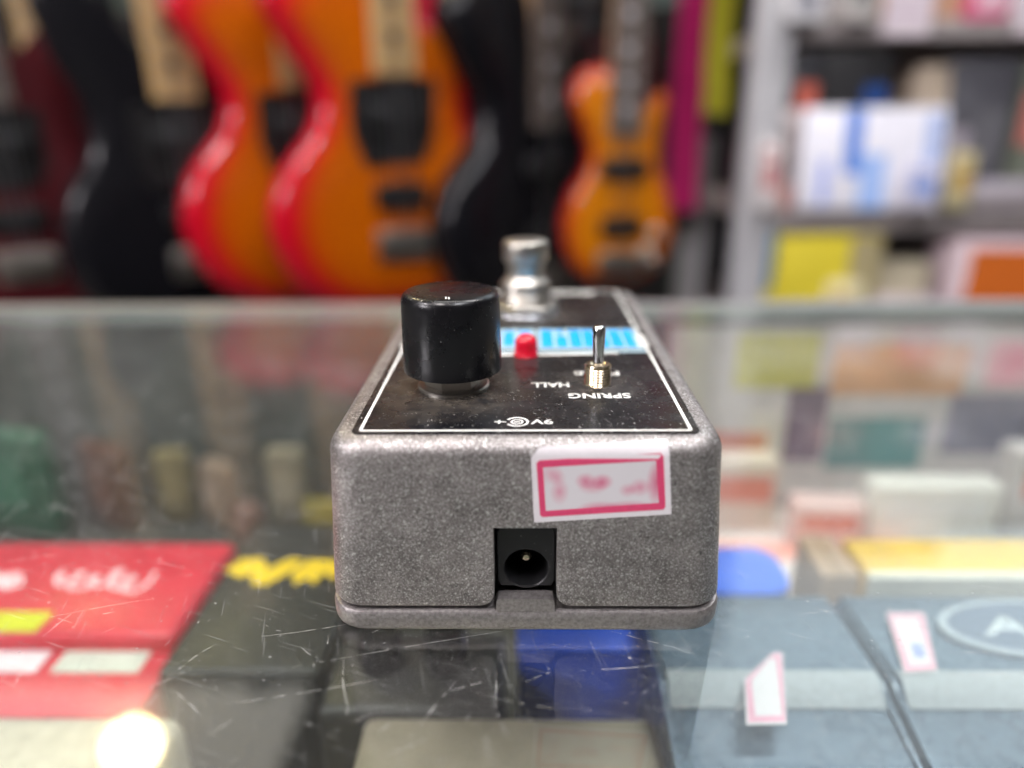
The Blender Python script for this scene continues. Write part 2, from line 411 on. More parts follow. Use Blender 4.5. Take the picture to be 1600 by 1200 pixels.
for i in range(170):
    x, y = rs.uniform(-130, 130), rs.uniform(-40, 60)
    if -38 < x < 38 and y > -2: continue
    l = rs.choice((.4, .6, .8, 1, 1.5, 2, 3.5)); a = rs.choice((.3, .5, 1.2, 1.4, 1.7, 2.6, -.2))+rs.uniform(-.3, .3)
    scratch(x, y, x+l*math.cos(a), y+l*math.sin(a), rs.uniform(.012, .036), rs.uniform(-.15, .15)*l*.2, .15)
for i in range(26):
    x, y = rs.uniform(-130, 120), rs.uniform(-35, 40)
    if -48 < x < 38 and y > -12: continue
    l = rs.uniform(6, 22); a = rs.choice((.25, .5, 1.0, 2.7))+rs.uniform(-.2, .2)
    scratch(x, y, x+l*math.cos(a), y+l*math.sin(a), .02, rs.uniform(-.6, .6), .45)
for v in bm.verts: pass
o = obj('scratches', bm, MT['scr'], t, None); o['kind'] = 'stuff'

# ------------------------------------------------------------------ the effect pedal
P = thing('effect_pedal', 'bare cast aluminium effect pedal with big black knob and pink price sticker, on the glass', 'effect pedal')
HP = 36.7; PL = 115.0
# enclosure: tapered cast shell, rounded shoulders, jack notch in the near wall
loops = []
for z, ins in ((4.75, .9), (5.2, .25), (6.0, 0)):
    loops.append([(x, y, z) for x, y in rrect(35.1-ins, 0.05+ins, PL-ins, 6.2-ins*.3)])
for z in (20, HP-3.0):
    k = (z-5)/(HP-5)
    loops.append([(x, y, z) for x, y in rrect(35.1-1.75*k, .05+1.1*k, PL-1.1*k, 6.2)])
for a in (15, 30, 45, 60, 75, 90):
    a = math.radians(a); ins = 3.0*(1-math.cos(a)); z = HP-3+3.0*math.sin(a); k = (z-5)/(HP-5)
    loops.append([(x, y, z) for x, y in rrect(35.1-1.75*k-ins, .05+1.1*k+ins, PL-1.1*k-ins, 6.2-ins*.75)])
bm = bmesh.new(); loft(bm, loops)
enc = obj('enclosure', bm, MT['cast'], P, 35)
cut = [(-5.45, 20.9), (5.45, 20.9), (5.45, 8.2)]
for k in range(1, 7):
    a = math.radians(15*k); cut.append((5.45+3.0*(1-math.cos(a)), 8.2-3.0*math.sin(a)-.0))
cut += [(8.6, 4.0), (-8.6, 4.0)]
for k in range(6, -1, -1):
    a = math.radians(15*k); cut.append((-5.45-3.0*(1-math.cos(a)), 8.2-3.0*math.sin(a)))
bm = bmesh.new(); prism_y(bm, cut, -6, 14)
cutter = obj('cutter', bm, MT['cast'], None, None)
md = enc.modifiers.new('notch', 'BOOLEAN'); md.operation = 'DIFFERENCE'; md.object = cutter; md.solver = 'EXACT'
dg = bpy.context.evaluated_depsgraph_get()
me = bpy.data.meshes.new_from_object(enc.evaluated_get(dg)); enc.modifiers.clear(); enc.data = me
me.shade_smooth(); me.set_sharp_from_angle(angle=math.radians(30))
bpy.data.objects.remove(cutter)
# base plate with the little tab that closes the jack notch
loops = []
for z, ins in ((.02, .9), (.15, .5), (.5, .2), (1.2, .03), (2.6, 0), (3.7, 0), (4.15, .25), (4.3, .7)):
    loops.append([(x, y, z) for x, y in rrect(35.35-ins, -.25+ins, PL+.3-ins, 6.6-ins*.5)])
bm = bmesh.new(); loft(bm, loops)
obj('base_plate', bm, MT['plate'], P, 40)
bm = bmesh.new(); prism_y(bm, [(-5.15, 4.25), (5.15, 4.25), (5.15, 6.2), (4.85, 6.75), (4.3, 6.95), (-4.3, 6.95), (-4.85, 6.75), (-5.15, 6.2)], -.12, 2.4)
obj('base_plate_tab', bm, MT['plate'], P, 25)
# power jack
bm = bmesh.new()
n = 40; yj = 2.3
sq = []
for k in range(n):
    a = 2*math.pi*k/n; c, s_ = math.cos(a), math.sin(a); q = 1/max(abs(c)/5.05, abs(s_)/6.2)
    sq.append((0.15+c*q, 14.1+s_*q))
circ = [(0.15+3.85*math.cos(2*math.pi*k/n), 11.6+3.85*math.sin(2*math.pi*k/n)) for k in range(n)]
LL = [[bm.verts.new((x, y, z)) for x, z in lp] for lp, y in ((sq, 13), (sq, yj+.25), ([(0.15+(x-.15)*.965, 14.1+(z-14.1)*.965) for x, z in sq], yj), ([(0.15+(x-.15)*1.05, 11.6+(z-11.6)*1.05) for x, z in circ], yj), (circ, yj+.2), (circ, 12.5))]
for a, b in zip(LL, LL[1:]):
    for i in range(n): bm.faces.new((a[i], a[(i+1) % n], b[(i+1) % n], b[i]))
bm.faces.new(LL[-1])
J = obj('power_jack', bm, MT['jack'], P, 25)
bm = bmesh.new(); loops = [[(0.15+r*math.cos(2*math.pi*k/16), y, 11.9+r*math.sin(2*math.pi*k/16)) for k in range(16)] for r, y in ((.1, 5.0), (.6, 5.1), (.95, 5.5), (.95, 12.4))]
loft(bm, loops); obj('pin', bm, MT['brass'], J)
# top plate, printed border and lettering
fp = obj('faceplate', loft_bm := prism(bmesh.new(), rrect(29.3, 4.15, 110.4, 1.6), HP-.05, HP+.18), MT['face'], P, 30)
z0, z1 = HP+.181, HP+.20
bm = bmesh.new(); yA, yB = 5.07, 109.3
ring(bm, rrect(28.13, yA, yB, .7), rrect(27.55, yA+.55, yB-.6, .3), z0, z1)
obj('border_line', bm, MT['white'], fp, None)
text('lettering', 'HALL', 1.27, 8.77, 25.9, 28.6, HP+.181, MT['white'], fp, bold=.035)
text('lettering', 'SPRING', 8.23, 20.0, 20.0, 22.7, HP+.181, MT['white'], fp, bold=.03)
text('lettering', 'FLERB', 10.0, 19.4, 32.7, 35.4, HP+.181, MT['white'], fp, bold=.035)
text('lettering', '9V', 0.95, 4.9, 8.0, 10.1, HP+.181, MT['white'], fp, bold=.02)
text('lettering', '+', -5.3, -3.6, 8.2, 9.8, HP+.181, MT['white'], fp, bold=.02)
text('lettering', 'electro-harmonix', -21, 21, 103.4, 108.3, HP+.181, MT['white'], fp, bold=.02)
def arc(r, a0, a1, n=24): return [(-1.36+r*math.cos(math.radians(a0+(a1-a0)*k/n)), 9.0+r*math.sin(math.radians(a0+(a1-a0)*k/n))) for k in range(n+1)]
bm = bmesh.new()
prism(bm, arc(2.05, -150, 150)+arc(1.62, 150, -150), z0, z1)
ring(bm, arc(1.12, 0, 345, 23), arc(.78, 0, 345, 23), z0, z1)
box(bm, -1.36-.5, -1.36+.5, 8.78, 9.22, z0, z1); box(bm, -3.9, -3.2, 8.85, 9.15, z0, z1)
obj('polarity_symbol', bm, MT['white'], fp, None)
# printed banner: two framed panels of tall blue letter blocks and curved lines beneath them
def strip(pts_top, pts_bot): return pts_top + pts_bot[::-1]
bn = obj('banner', prism(bmesh.new(), rrect(12.1, 50.4, 67.2, .8, cx=15.2), z0, z1), MT['ink_pale'], fp, None)
obj('banner', prism(bmesh.new(), rrect(14.9, 50.4, 67.2, .8, cx=-12.2), z0, z1), MT['ink_pale'], fp, None)
z2, z3 = z1+.003, z1+.02
def block(x, wd, ya, yb, notch):
    p = [(x, ya), (x+wd, ya), (x+wd, yb), (x+wd*.62, yb), (x+wd*.62, yb-notch), (x+wd*.38, yb-notch), (x+wd*.38, yb), (x, yb)] if notch else [(x+.25, ya), (x+wd-.25, ya), (x+wd, ya+.8), (x+wd, yb), (x, yb), (x, ya+.8)]
    return prism(bmesh.new(), p, z2, z3)
for i, (x, wd, ya, yb, nt) in enumerate([(4.0, 2.75, 52, 66, 0), (7.5, 2.6, 52, 61.0, 0), (7.7, 1.5, 62.6, 66, 0), (10.8, 2.75, 52, 66, 0), (14.0, 2.75, 52, 66, 0), (17.2, 2.7, 52, 66, 4), (20.4, 2.75, 52, 66, 0), (23.7, 2.6, 52, 66, 0),
        (-1.2, 2.6, 53, 57.5, 0), (-1.2, 2.6, 59.5, 65.3, 0), (-4.9, 2.4, 53, 65.3, 0), (-8.3, 2.3, 53, 65.3, 4), (-11.8, 2.3, 53, 65.3, 0), (-15.2, 2.3, 53, 65.3, 0), (-18.6, 2.3, 53, 65.3, 0), (-22, 2.3, 53, 65.3, 0), (-25.3, 2.2, 53, 65.3, 0)]):
    obj('letter_block', block(x, wd, ya, yb, nt), MT['ink_blue'], fp, None)
def curve_band(ya, yb, lift, xe):
    xs = [-xe+2*xe*k/30 for k in range(31)]
    f = lambda y, x: y+lift*(x/28)**2
    return prism(bmesh.new(), [(x, f(ya, x)) for x in xs]+[(x, f(yb, x)-0*x) for x in xs[::-1]], z0, z1)
obj('banner_line', curve_band(47.9, 49.6, .0, 27.4), MT['ink_pale'], fp, None)
obj('banner_line', curve_band(45.9, 47.3, 2.1, 21), MT['white'], fp, None)
bm = bmesh.new()
for k in range(4):
    box(bm, 26.0+.0, 28.9, 52.5+k*2.4, 53.7+k*2.4, z2, z3+.01)
obj('ornament', bm, MT['white'], fp, None)
bm = bmesh.new()
for k in range(4):
    box(bm, -28.9, -26.0, 52.5+k*2.4, 53.7+k*2.4, z2, z3+.01)
obj('ornament', bm, MT['white'], fp, None)

# knob
kx, ky = -14.0, 27.0
K = obj('knob', lathe(bmesh.new(), [(9.0, 40.6), (9.45, 40.75), (9.5, 41.2), (9.42, 48), (9.3, 54.2), (9.2, 54.9), (8.9, 55.5), (8.4, 55.9), (7.8, 56.05), (3, 56.0), (.3, 56.0)], (kx, ky), 64), MT['knob'], P, 40)
bm = bmesh.new(); prism(bm, [(kx-.15, 19.6), (kx+.15, 19.6), (kx-.05, 21.4), (kx-.32, 21.4)], 56.06, 56.08); prism(bm, [(kx+.42, 19.5), (kx+.7, 19.5), (kx+.5, 21.2), (kx+.22, 21.2)], 56.06, 56.08)
obj('pointer_mark', bm, MT['white'], K, None)
obj('washer', lathe(bmesh.new(), [(7.0, HP+.18), (7.0, HP+.6), (6.7, HP+.8), (4.3, HP+.85)], (kx, ky+.3), 40), MT['nickel'], K)
hexp = lambda r, c, a0=0: [(c[0]+r*math.cos(math.radians(60*k+a0)), c[1]+r*math.sin(math.radians(60*k+a0))) for k in range(6)]
obj('nut', prism(bmesh.new(), hexp(5.6, (kx, ky), 12), HP+.86, HP+2.4), MT['nickel'], K, 20)
obj('shaft', lathe(bmesh.new(), [(3.4, HP+2.4), (3.4, 41.5)], (kx, ky), 24), MT['steel'], K)
# footswitch
fx, fy = .35, 85.3
FS = obj('footswitch', lathe(bmesh.new(), [(5.0, 44), (5.05, 46.5), (5.05, 49.6), (5.3, 50.2), (5.95, 50.7), (6.1, 51.2), (6.1, 55.2), (5.9, 55.8), (5.4, 56.2), (.3, 56.35)], (fx, fy), 48), MT['nickel'], P, 40)
prof = [(6.3, HP+.9)]
z = 38.8
while z < 43.4:
    prof += [(6.75, z), (6.6, z+.25)]; z += .5
prof += [(6.85, 43.6), (6.85, 44.6), (6.5, 45.3), (5.7, 46.1), (5.1, 46.9), (5.0, 46.9)]
obj('collar', lathe(bmesh.new(), prof, (fx, fy), 48), MT['nickel'], FS, 50)
bm = bmesh.new(); loft(bm, [[(x, y, z) for x, y in hexp(r, (fx, fy), 8)] for r, z in ((8.9, HP+.9), (8.9, HP+2.3), (8.3, HP+2.75))])
obj('nut', bm, MT['nickel'], FS, 20)
obj('washer', lathe(bmesh.new(), [(9.2, HP+.18), (9.3, HP+.5), (9.0, HP+.9)], (fx, fy), 40), MT['steel'], FS)
# indicator lamp
lx, ly = .33, 46.0
obj('indicator_lamp', lathe(bmesh.new(), [(2.62, HP+.18), (2.62, HP+.5), (2.5, HP+.6), (2.48, HP+2.9)]+[(2.48*math.cos(math.radians(a)), HP+2.9+2.35*math.sin(math.radians(a))) for a in (15, 30, 45, 60, 75, 87)], (lx, ly), 32), MT['led'], P, 50)
# toggle switch
tx, ty = 14.4, 28.2
prof = [(2.6, HP+.18)]; z = HP+.35
while z < 40.4:
    prof += [(2.45, z), (2.66, z+.28)]; z += .55
prof += [(2.5, 40.6), (2.35, 40.95), (1.7, 41.0), (1.35, 40.6)]
TG = obj('toggle_switch', lathe(bmesh.new(), prof, (tx, ty), 36), MT['brass'], P, 50)
bm = bmesh.new(); lathe(bm, [(1.0, 40.6), (1.05, 42), (1.28, 46.5), (1.3, 47.6), (1.15, 48.2), (.75, 48.55), (.1, 48.65)], (0, 0), 28)
bmesh.ops.transform(bm, matrix=Matrix.Translation((tx, ty, 40.6)) @ Matrix.Rotation(math.radians(-4), 4, 'X') @ Matrix.Translation((0, 0, -40.6)), verts=bm.verts[:])
obj('lever', bm, MT['chrome'], TG, 40)
# price sticker on the near wall
def slant(z): return .05+1.1*(z-5)/(HP-5)
def on_front(pts, off):
    return [(x, slant(z)-off, z) for x, z in pts]
def sheet(pts, off0, off1):
    bm = bmesh.new(); loft(bm, [on_front(pts, off0), on_front(pts, off1)]); return bm
ctr = [(0.95, 33.9), (1.15, 34.3), (2.2, 35.35), (2.9, 35.6), (22.6, 36.55), (23.25, 36.5), (23.4, 36.2), (24.55, 23.6), (1.5, 22.0)]
def curl(bm):
    for v in bm.verts:
        if v.co.z > HP-3:      # the top edge bends over the shoulder of the shell
            a = min(1, (v.co.z-(HP-3))/3.0); v.co.y += 2.2*(1-math.sqrt(max(0, 1-a*a)))
    return bm
def grid_sheet(pts, off, n=16):
    """sticker outline filled with thin strips so that it can bend"""
    bm = bmesh.new(); vs = [bm.verts.new(p) for p in on_front(pts, off)]; bm.faces.new(vs)
    for k in range(1, 14):
        zc = HP-3.2+k*.25
        geom = bm.verts[:]+bm.edges[:]+bm.faces[:]
        bmesh.ops.bisect_plane(bm, geom=geom, plane_co=(0, 0, zc), plane_no=(0, 0, 1))
    curl(bm)
    r = bmesh.ops.extrude_face_region(bm, geom=bm.faces[:])
    bmesh.ops.translate(bm, vec=(0, -.09, 0), verts=[e for e in r['geom'] if isinstance(e, bmesh.types.BMVert)])
    return bm
ST = obj('price_sticker', grid_sheet(ctr, .06), MT['paper'], P, 30)
q = [(1.85, 33.0), (2.3, 33.5), (22.1, 34.75), (22.6, 34.2), (23.45, 25.0), (23.1, 24.5), (2.9, 23.1), (2.5, 23.5)]
q2 = [(2.95, 32.2), (3.0, 32.25), (21.35, 33.45), (21.4, 33.4), (22.3, 25.8), (22.25, 25.75), (3.5, 24.25), (3.45, 24.3)]
bm = bmesh.new()
ov = [bm.verts.new(p) for p in on_front(q, .17)]; iv = [bm.verts.new(p) for p in on_front(q2, .17)]
for i in range(8): bm.faces.new((ov[i], ov[(i+1) % 8], iv[(i+1) % 8], iv[i]))
curl(bm); r = bmesh.ops.extrude_face_region(bm, geom=bm.faces[:]); bmesh.ops.translate(bm, vec=(0, -.012, 0), verts=[e for e in r['geom'] if isinstance(e, bmesh.types.BMVert)])
obj('printed_frame', bm, MT['pinkline'], ST, None)
bm = sheet(q2, .165, .172); curl(bm)
obj('printed_price', bm, MT['pprint'], ST, None)

# ------------------------------------------------------------------ goods inside the display case
def case_mat(n, c, r=.4, **k): return mat(n, c, r, 0, 8, .12, **k)
ZF = -105
# red pedal with pale script
T = thing('effect_pedal', 'red effect pedal with pale script and white labels under the glass', 'effect pedal', (-164, 78, ZF), group='goods inside the counter')
redm = case_mat('glossy red enamel', (.60, .03, .055), .35)
obj('enclosure', bx(-62, 60.5, -14, 36.5, 0, 50, bev=3, seg=3), redm, T)
obj('control_panel', bx(-61, 61, -38, -13.5, 0, 44, bev=1.5), case_mat('dark red panel', (.55, .025, .055), .4), T)
bm = bmesh.new()
for x0, n_, h in ((-13, 1, 3.5), (7, 1, 3.0)):
    pass
pts = []
def squig(x0, x1, y, amp, k, seed):
    r_ = random.Random(seed); n = 60
    return [(x0+(x1-x0)*i/n+amp*.5*math.cos(i*k), y+amp*math.sin(i*k)*(.5+.6*r_.random())+amp*.4*math.sin(i*.21), 50.1) for i in range(n+1)]
tube(bm, squig(-14, -2, 12.5, 3.6, .62, 1), .8, 5)
tube(bm, squig(8, 40, 12.5, 4.6, .55, 2), .85, 5)
tube(bm, squig(-55, -22, 12.5, 4.2, .6, 4), .8, 5)
for v in bm.verts: v.co.z = 50.05+(v.co.z-50.1)*.1
obj('script_lettering', bm, mat('pale pink script print', (.88, .62, .66), .5), T, None)
obj('label_strip', bx(28, 53.5, -22.6, -13.6, 44, 44.4, bev=.1), mat('grey white label', (.52, .54, .48), .6, 0, 5, .15), T, None)
obj('label_strip', bx(-8, 24, -22.6, -13.4, 44, 44.4, bev=.1), mat('lilac white label', (.70, .62, .66), .6, 0, 5, .1), T, None)
obj('yellow_sticker', bx(-30, 19, -12.5, -3.6, 50, 50.3), mat('lime yellow sticker', (.60, .60, .03), .5, 0, 5, .1), T, None)
# black pedal, yellow lettering
T = thing('effect_pedal', 'black effect pedal with chunky yellow lettering under the glass', 'effect pedal', (-78, 88, ZF), group='goods inside the counter')
blk = case_mat('black satin paint', (.025, .024, .023), .4)
obj('enclosure', bx(-24, 22, -38, 40, 0, 49.5, bev=2.5, seg=3), blk, T)
yl = mat('yellow print', (.78, .52, .01), .5)
for p in ([(-23, 9), (-20, 15.5), (-12, 16), (-9, 9.5), (-6, 13), (-3, 16), (2, 15), (-1, 8), (-6, 1.5), (-11, 1), (-13, 7), (-17, 5)], [(3, 1), (0, 8), (4, 15.5), (12, 15), (18, 10), (15, 4), (11, 8), (9, 1.5), (6, 5)]):
    obj('lettering', prism(bmesh.new(), p, 49.52, 49.6), yl, T, None)
# black pedal near the beige one
T = thing('effect_pedal', 'plain black pedal lying under the near edge of the cast pedal', 'effect pedal', (-34, 50, ZF), group='goods inside the counter')
obj('enclosure', bx(-20, 28, -14, 17, 0, 50, bev=3, seg=3), blk, T)
obj('knob', lathe(bmesh.new(), [(6, 50), (6, 58), (5, 60), (.3, 60)], (-6, 4), 24), MT['knob'], T)
obj('knob', lathe(bmesh.new(), [(6, 50), (6, 58), (5, 60), (.3, 60)], (12, 4), 24), MT['knob'], T)
# beige pedal
T = thing('effect_pedal', 'beige grey effect pedal under the glass directly in front of the cast pedal', 'effect pedal', (0, 8, ZF), group='goods inside the counter')
bei = case_mat('beige hammered paint', (.27, .235, .175), .5)
obj('enclosure', bx(-41, 33, -58, 28.5, 0, 49, bev=3, seg=3), bei, T)
for x in (-18, 12): obj('knob', lathe(bmesh.new(), [(7, 49), (7, 58), (6, 60), (.3, 60)], (x, -9), 24), mat('ivory knob', (.6, .56, .5), .4), T)
# blue card box
T = thing('card_box', 'deep blue card box under the glass below the cast pedal', 'box', (24, 65, ZF), group='goods inside the counter')
obj('carton', bx(-26, 20, -7.5, 20, 0, 50, bev=.6), case_mat('deep blue card', (.004, .06, .50), .5), T)
obj('lid', bx(-26.4, 20.4, -7.9, 20.4, 50.1, 51, bev=.2), case_mat('blue card lid', (.004, .065, .52), .5), T)
# paper lining at the right rear
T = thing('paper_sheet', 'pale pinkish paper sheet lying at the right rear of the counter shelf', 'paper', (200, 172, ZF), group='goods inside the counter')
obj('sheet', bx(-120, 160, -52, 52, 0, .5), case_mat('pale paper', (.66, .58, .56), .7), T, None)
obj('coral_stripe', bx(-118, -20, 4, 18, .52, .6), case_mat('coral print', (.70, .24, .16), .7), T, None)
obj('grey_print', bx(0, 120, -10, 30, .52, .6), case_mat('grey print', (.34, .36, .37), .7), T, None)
# added pale board; its patches imitate coloured shelf reflections in the glass
T = thing('reflection_board', 'added pale board with painted shelf reflections at the right rear of the counter', 'reflection_board', (235, 226, ZF), group='goods inside the counter')
obj('sheet', bx(-165, 200, 0, 1, 1, 97), case_mat('pale added board', (.62, .58, .57), .7), T, None)
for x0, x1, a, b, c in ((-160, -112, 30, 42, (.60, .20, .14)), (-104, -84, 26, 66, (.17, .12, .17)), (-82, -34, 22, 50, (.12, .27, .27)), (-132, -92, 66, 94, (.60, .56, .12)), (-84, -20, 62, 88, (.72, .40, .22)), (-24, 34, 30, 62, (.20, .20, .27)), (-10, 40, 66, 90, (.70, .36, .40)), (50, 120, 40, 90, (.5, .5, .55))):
    obj('reflection_patch', bx(x0, x1, -.3, -.02, a, b), case_mat('painted reflection', c, .7), T, None)
# two slate pedals with price tags
slate = mat('slate blue metallic paint', (.085, .12, .165), .28, .35, 5, .12, coat=.3)
def slate_pedal(x0, x1, label):
    T = thing('effect_pedal', label, 'effect pedal', ((x0+x1)/2, 40, ZF), group='slate pedals inside the counter')
    h = (x1-x0)/2
    pr = [(29, 0), (29, 60), (27, 62), (-4, 63.2), (-6.5, 62.8), (-9.5, 60), (-11, 58.6), (-48, 53), (-51, 50), (-51, 0)]
    bm = bmesh.new(); prism_x(bm, pr, -h, h)
    bmesh.ops.bevel(bm, geom=[e for e in bm.edges if abs(e.verts[0].co.x-e.verts[1].co.x) < .1], offset=1.3, segments=2, affect='EDGES')
    obj('enclosure', bm, slate, T, 25)
    bm = bmesh.new(); prism_x(bm, [(-3.8, 63.15), (-6.6, 62.75), (-9.8, 60.0), (-11.2, 58.7), (-11.4, 59.1), (-9.9, 60.6), (-6.8, 63.3), (-3.8, 63.7)], -h+1.6, h-1.6)
    obj('ridge_highlight', bm, mat('painted bright highlight', (.36, .39, .41), .75, .4, 1, .3), T, 60)  # pale strip painted in as the highlight along the ridge
    return T, h
T, h = slate_pedal(33, 87.2, 'slate blue pedal under the glass with a folded pink price tag')
def tag_sheet(T, pts, z, fold=False):
    bm = bmesh.new(); prism(bm, pts, z, z+.25)
    o = obj('price_tag', bm, MT['paper'], T, None)
    cx = sum(p[0] for p in pts)/len(pts); cy = sum(p[1] for p in pts)/len(pts)
    bm = bmesh.new(); ring(bm, [(cx+(x-cx)*.93, cy+(y-cy)*.95) for x, y in pts], [(cx+(x-cx)*.68, cy+(y-cy)*.80) for x, y in pts], z+.26, z+.30)
    obj('printed_frame', bm, mat('faded pink frame', (.66, .32, .42), .6), o, None)
    return o
tag_sheet(T, [(-11, -21.5), (-2, -21.2), (4.8, 1.5), (2.5, 1.5), (-7.5, -7.8)], 64.2)
T, h = slate_pedal(89.4, 160, 'slate blue pedal under the glass with an oval badge and upright price tag')
o = tag_sheet(T, [(-32.6, -5.2), (-24.2, -4.4), (-16.0, 17.6), (-26.2, 17.6)], 63.9)
obj('blue_mark', prism(bmesh.new(), [(-27.5, 0), (-24.6, .3), (-23.2, 5), (-26, 5)], 64.25, 64.28), mat('pale blue ink', (.30, .36, .66), .6), o, None)
oc = [(10+25*math.cos(2*math.pi*k/40), 11.5+11.5*math.sin(2*math.pi*k/40)) for k in range(40)]
ic = [(10+22.6*math.cos(2*math.pi*k/40), 11.5+10.0*math.sin(2*math.pi*k/40)) for k in range(40)]
bm = bmesh.new(); prism(bm, ic, 62.6, 63.9); bd = obj('badge', bm, mat('blue grey badge', (.10, .13, .19), .3), T, None)
bm = bmesh.new(); ring(bm, oc, ic, 62.6, 64.3); obj('badge_rim', bm, mat('satin silver rim', (.42, .46, .5), .4, .5), bd, 20)
text('lettering', 'Ana', -5, 26, 8.5, 16.5, 63.92, mat('pale badge print', (.5, .56, .6), .5), bd, flip=False, bold=.02, shear=.2)
# far items in the case
T = thing('card_box', 'rounded blue tin under the glass behind the slate pedals', 'box', (71, 98, ZF), group='goods inside the counter')
obj('carton', prism(bmesh.new(), rrect(14.5, -13, 12, 8), 0, 46), case_mat('bright blue tin', (.02, .09, .48), .35), T)
obj('lid', prism(bmesh.new(), rrect(14.8, -13.3, 12.3, 8.2), 46.1, 50), case_mat('bright blue tin lid', (.035, .14, .72), .35), T)
T = thing('card_box', 'flat yellow carton with white rim under the glass behind the badge pedal', 'box', (147, 104, ZF), group='goods inside the counter')
obj('carton', bx(-34, 40, -8, 12, 0, 50, bev=.8), case_mat('yellow card', (.72, .46, .05), .5), T)
obj('white_rim', bx(-34.3, 40.3, -11.5, -8.1, 0, 50.4), case_mat('white card', (.7, .68, .6), .5), T)
T = thing('card_box', 'tan cardboard box under the glass beside the yellow carton', 'box', (104, 104, ZF), group='goods inside the counter')
obj('carton', bx(-6, 6, -10, 14, 0, 50, bev=.5), case_mat('tan cardboard', (.44, .30, .20), .7), T); obj('tape', bx(-1.2, 1.2, -10.2, 14.2, 50.02, 50.2), case_mat('brown tape', (.3, .19, .1), .4), T)
# string and pick packets on the left
pk = [(-251, 202, 56, 27, (.05, .20, .12), 'green string packet at the far left under the glass'), (-206, 206, 46, 15, (.17, .06, .035), 'rust brown string packet beside the green one under the glass'), (-176, 212, 40, 9, (.36, .28, .12), 'mustard string packet standing under the glass behind the red pedal'), (-151, 206, 36, 11, (.36, .25, .18), 'tan string packet standing under the glass behind the red pedal'),
      (-118, 210, 42, 10, (.42, .35, .24), 'straw coloured string packet nearest the cast pedal under the glass'), (-96, 196, 20, 12, (.34, .26, .03), 'low yellow string packet lying nearest the cast pedal under the glass'), (-132, 190, 22, 8, (.20, .09, .07), 'small brown string packet in front of the tan one under the glass')]
for x, y, hh, wd, c, lb in pk:
    T = thing('string_packet', lb, 'packet', (x, y, ZF), random.uniform(-.6, .6), 'string packets standing inside the counter')
    obj('wrapper', bx(-wd, wd, -5, 5, 0, hh, bev=4), case_mat('packet print', tuple(q*.55 for q in c), .45), T)
    obj('label_panel', bx(-wd*.6, wd*.5, -5.4, -5.05, hh*.3, hh*.75), case_mat('packet label', tuple(min(.7, q*.8+.02) for q in c), .5), T, None)
# steel pedal in the near left corner
T = thing('effect_pedal', 'brushed steel effect pedal in the near left corner under the glass', 'effect pedal', (-140, 3, ZF), group='goods inside the counter')
stl = mat('brushed pale steel', (.50, .47, .40), .42, .3, 4, .2, .3, 2)
obj('enclosure', bx(-75, 52, -50, 36, 0, 47, bev=5, seg=4), stl, T)
obj('footswitch', lathe(bmesh.new(), [(8, 47), (8, 50), (5.5, 51), (5.5, 56), (.3, 56.4)], (0, -34), 28), MT['nickel'], T)
for x0, x1, z0_, z1_, y, c, lb in ((162, 222, 0, 30, 190, (.78, .76, .72), 'low white card box at the far right of the counter shelf'), (230, 300, 0, 44, 196, (.66, .62, .62), 'pinkish white card box at the far right end of the counter shelf'),
        (88, 122, 0, 38, 200, (.62, .52, .46), 'small cream card box with a coral band behind the blue tin'), (126, 158, 0, 22, 186, (.70, .50, .48), 'flat pale pink card box behind the yellow carton')):
    T = thing('card_box', lb, 'box', ((x0+x1)/2, y, ZF), random.uniform(-.08, .08), 'goods inside the counter'); h = (x1-x0)/2
    obj('carton', bx(-h, h, 0, 14, 0, z1_, bev=.8), case_mat('small carton print', c, .5), T)
    obj('printed_panel', bx(-h*.8, h*.8, -.4, -.05, z1_*.45, z1_*.8), case_mat('small carton panel', (.64, .20, .14) if 'coral' in lb or 'pink' in lb else tuple(min(.8, q*1.25) for q in c), .5), T, None)

# ------------------------------------------------------------------ guitars
def catmull(P_, n=6):
    out = []; m_ = len(P_)
    for i in range(m_):
        p0, p1, p2, p3 = (Vector(P_[(i+k-1) % m_]) for k in range(4))
        for k in range(n):
            u = k/n
            out.append(.5*((2*p1)+(-p0+p2)*u+(2*p0-5*p1+4*p2-p3)*u*u+(-p0+3*p1-3*p2+p3)*u**3))
    return out
LPS = [(0, 0), (-80, 9), (-142, 52), (-168, 125), (-150, 190), (-106, 245), (-96, 292), (-126, 345), (-150, 400), (-112, 446), (-50, 455), (-27, 440), (0, 432), (27, 425), (40, 385), (72, 372), (98, 402), (116, 408), (126, 372), (112, 310), (114, 252), (150, 195), (166, 125), (142, 52), (80, 9)]
DBL = [(0, 0), (-80, 6), (-140, 40), (-164, 110), (-146, 180), (-112, 235), (-106, 290), (-130, 350), (-142, 420), (-122, 470), (-98, 455), (-84, 400), (-50, 372), (-27, 372), (0, 372), (27, 372), (46, 360), (72, 370), (92, 415), (112, 430), (120, 390), (106, 320), (106, 280), (118, 235), (150, 180), (164, 110), (140, 40), (80, 6)]
gm = dict(
    cherry=burst('cherry sunburst lacquer', [(.0, (.50, .001, .020)), (.36, (.50, .002, .012)), (.52, (.46, .045, .002)), (.70, (.46, .085, .001)), (1, (.48, .10, .001))]),
    black=burst('black lacquer', [(0, (.006, .006, .008)), (1, (.006, .006, .008))], .15),
    maroon=burst('dark maroon lacquer', [(0, (.08, .012, .018)), (.4, (.10, .015, .02)), (1, (.075, .012, .016))]),
    red=burst('bright red lacquer', [(0, (.42, .01, .03)), (1, (.48, .015, .04))]),
    amber=burst('amber sunburst lacquer', [(.0, (.20, .004, .016)), (.16, (.34, .008, .008)), (.32, (.46, .085, .002)), (.6, (.50, .15, .003)), (1, (.52, .17, .004))]))
maple = wood('maple fretboard', (.52, .33, .13), (.62, .41, .18)); rosew = wood('rosewood fretboard', (.10, .075, .062), (.16, .125, .105))
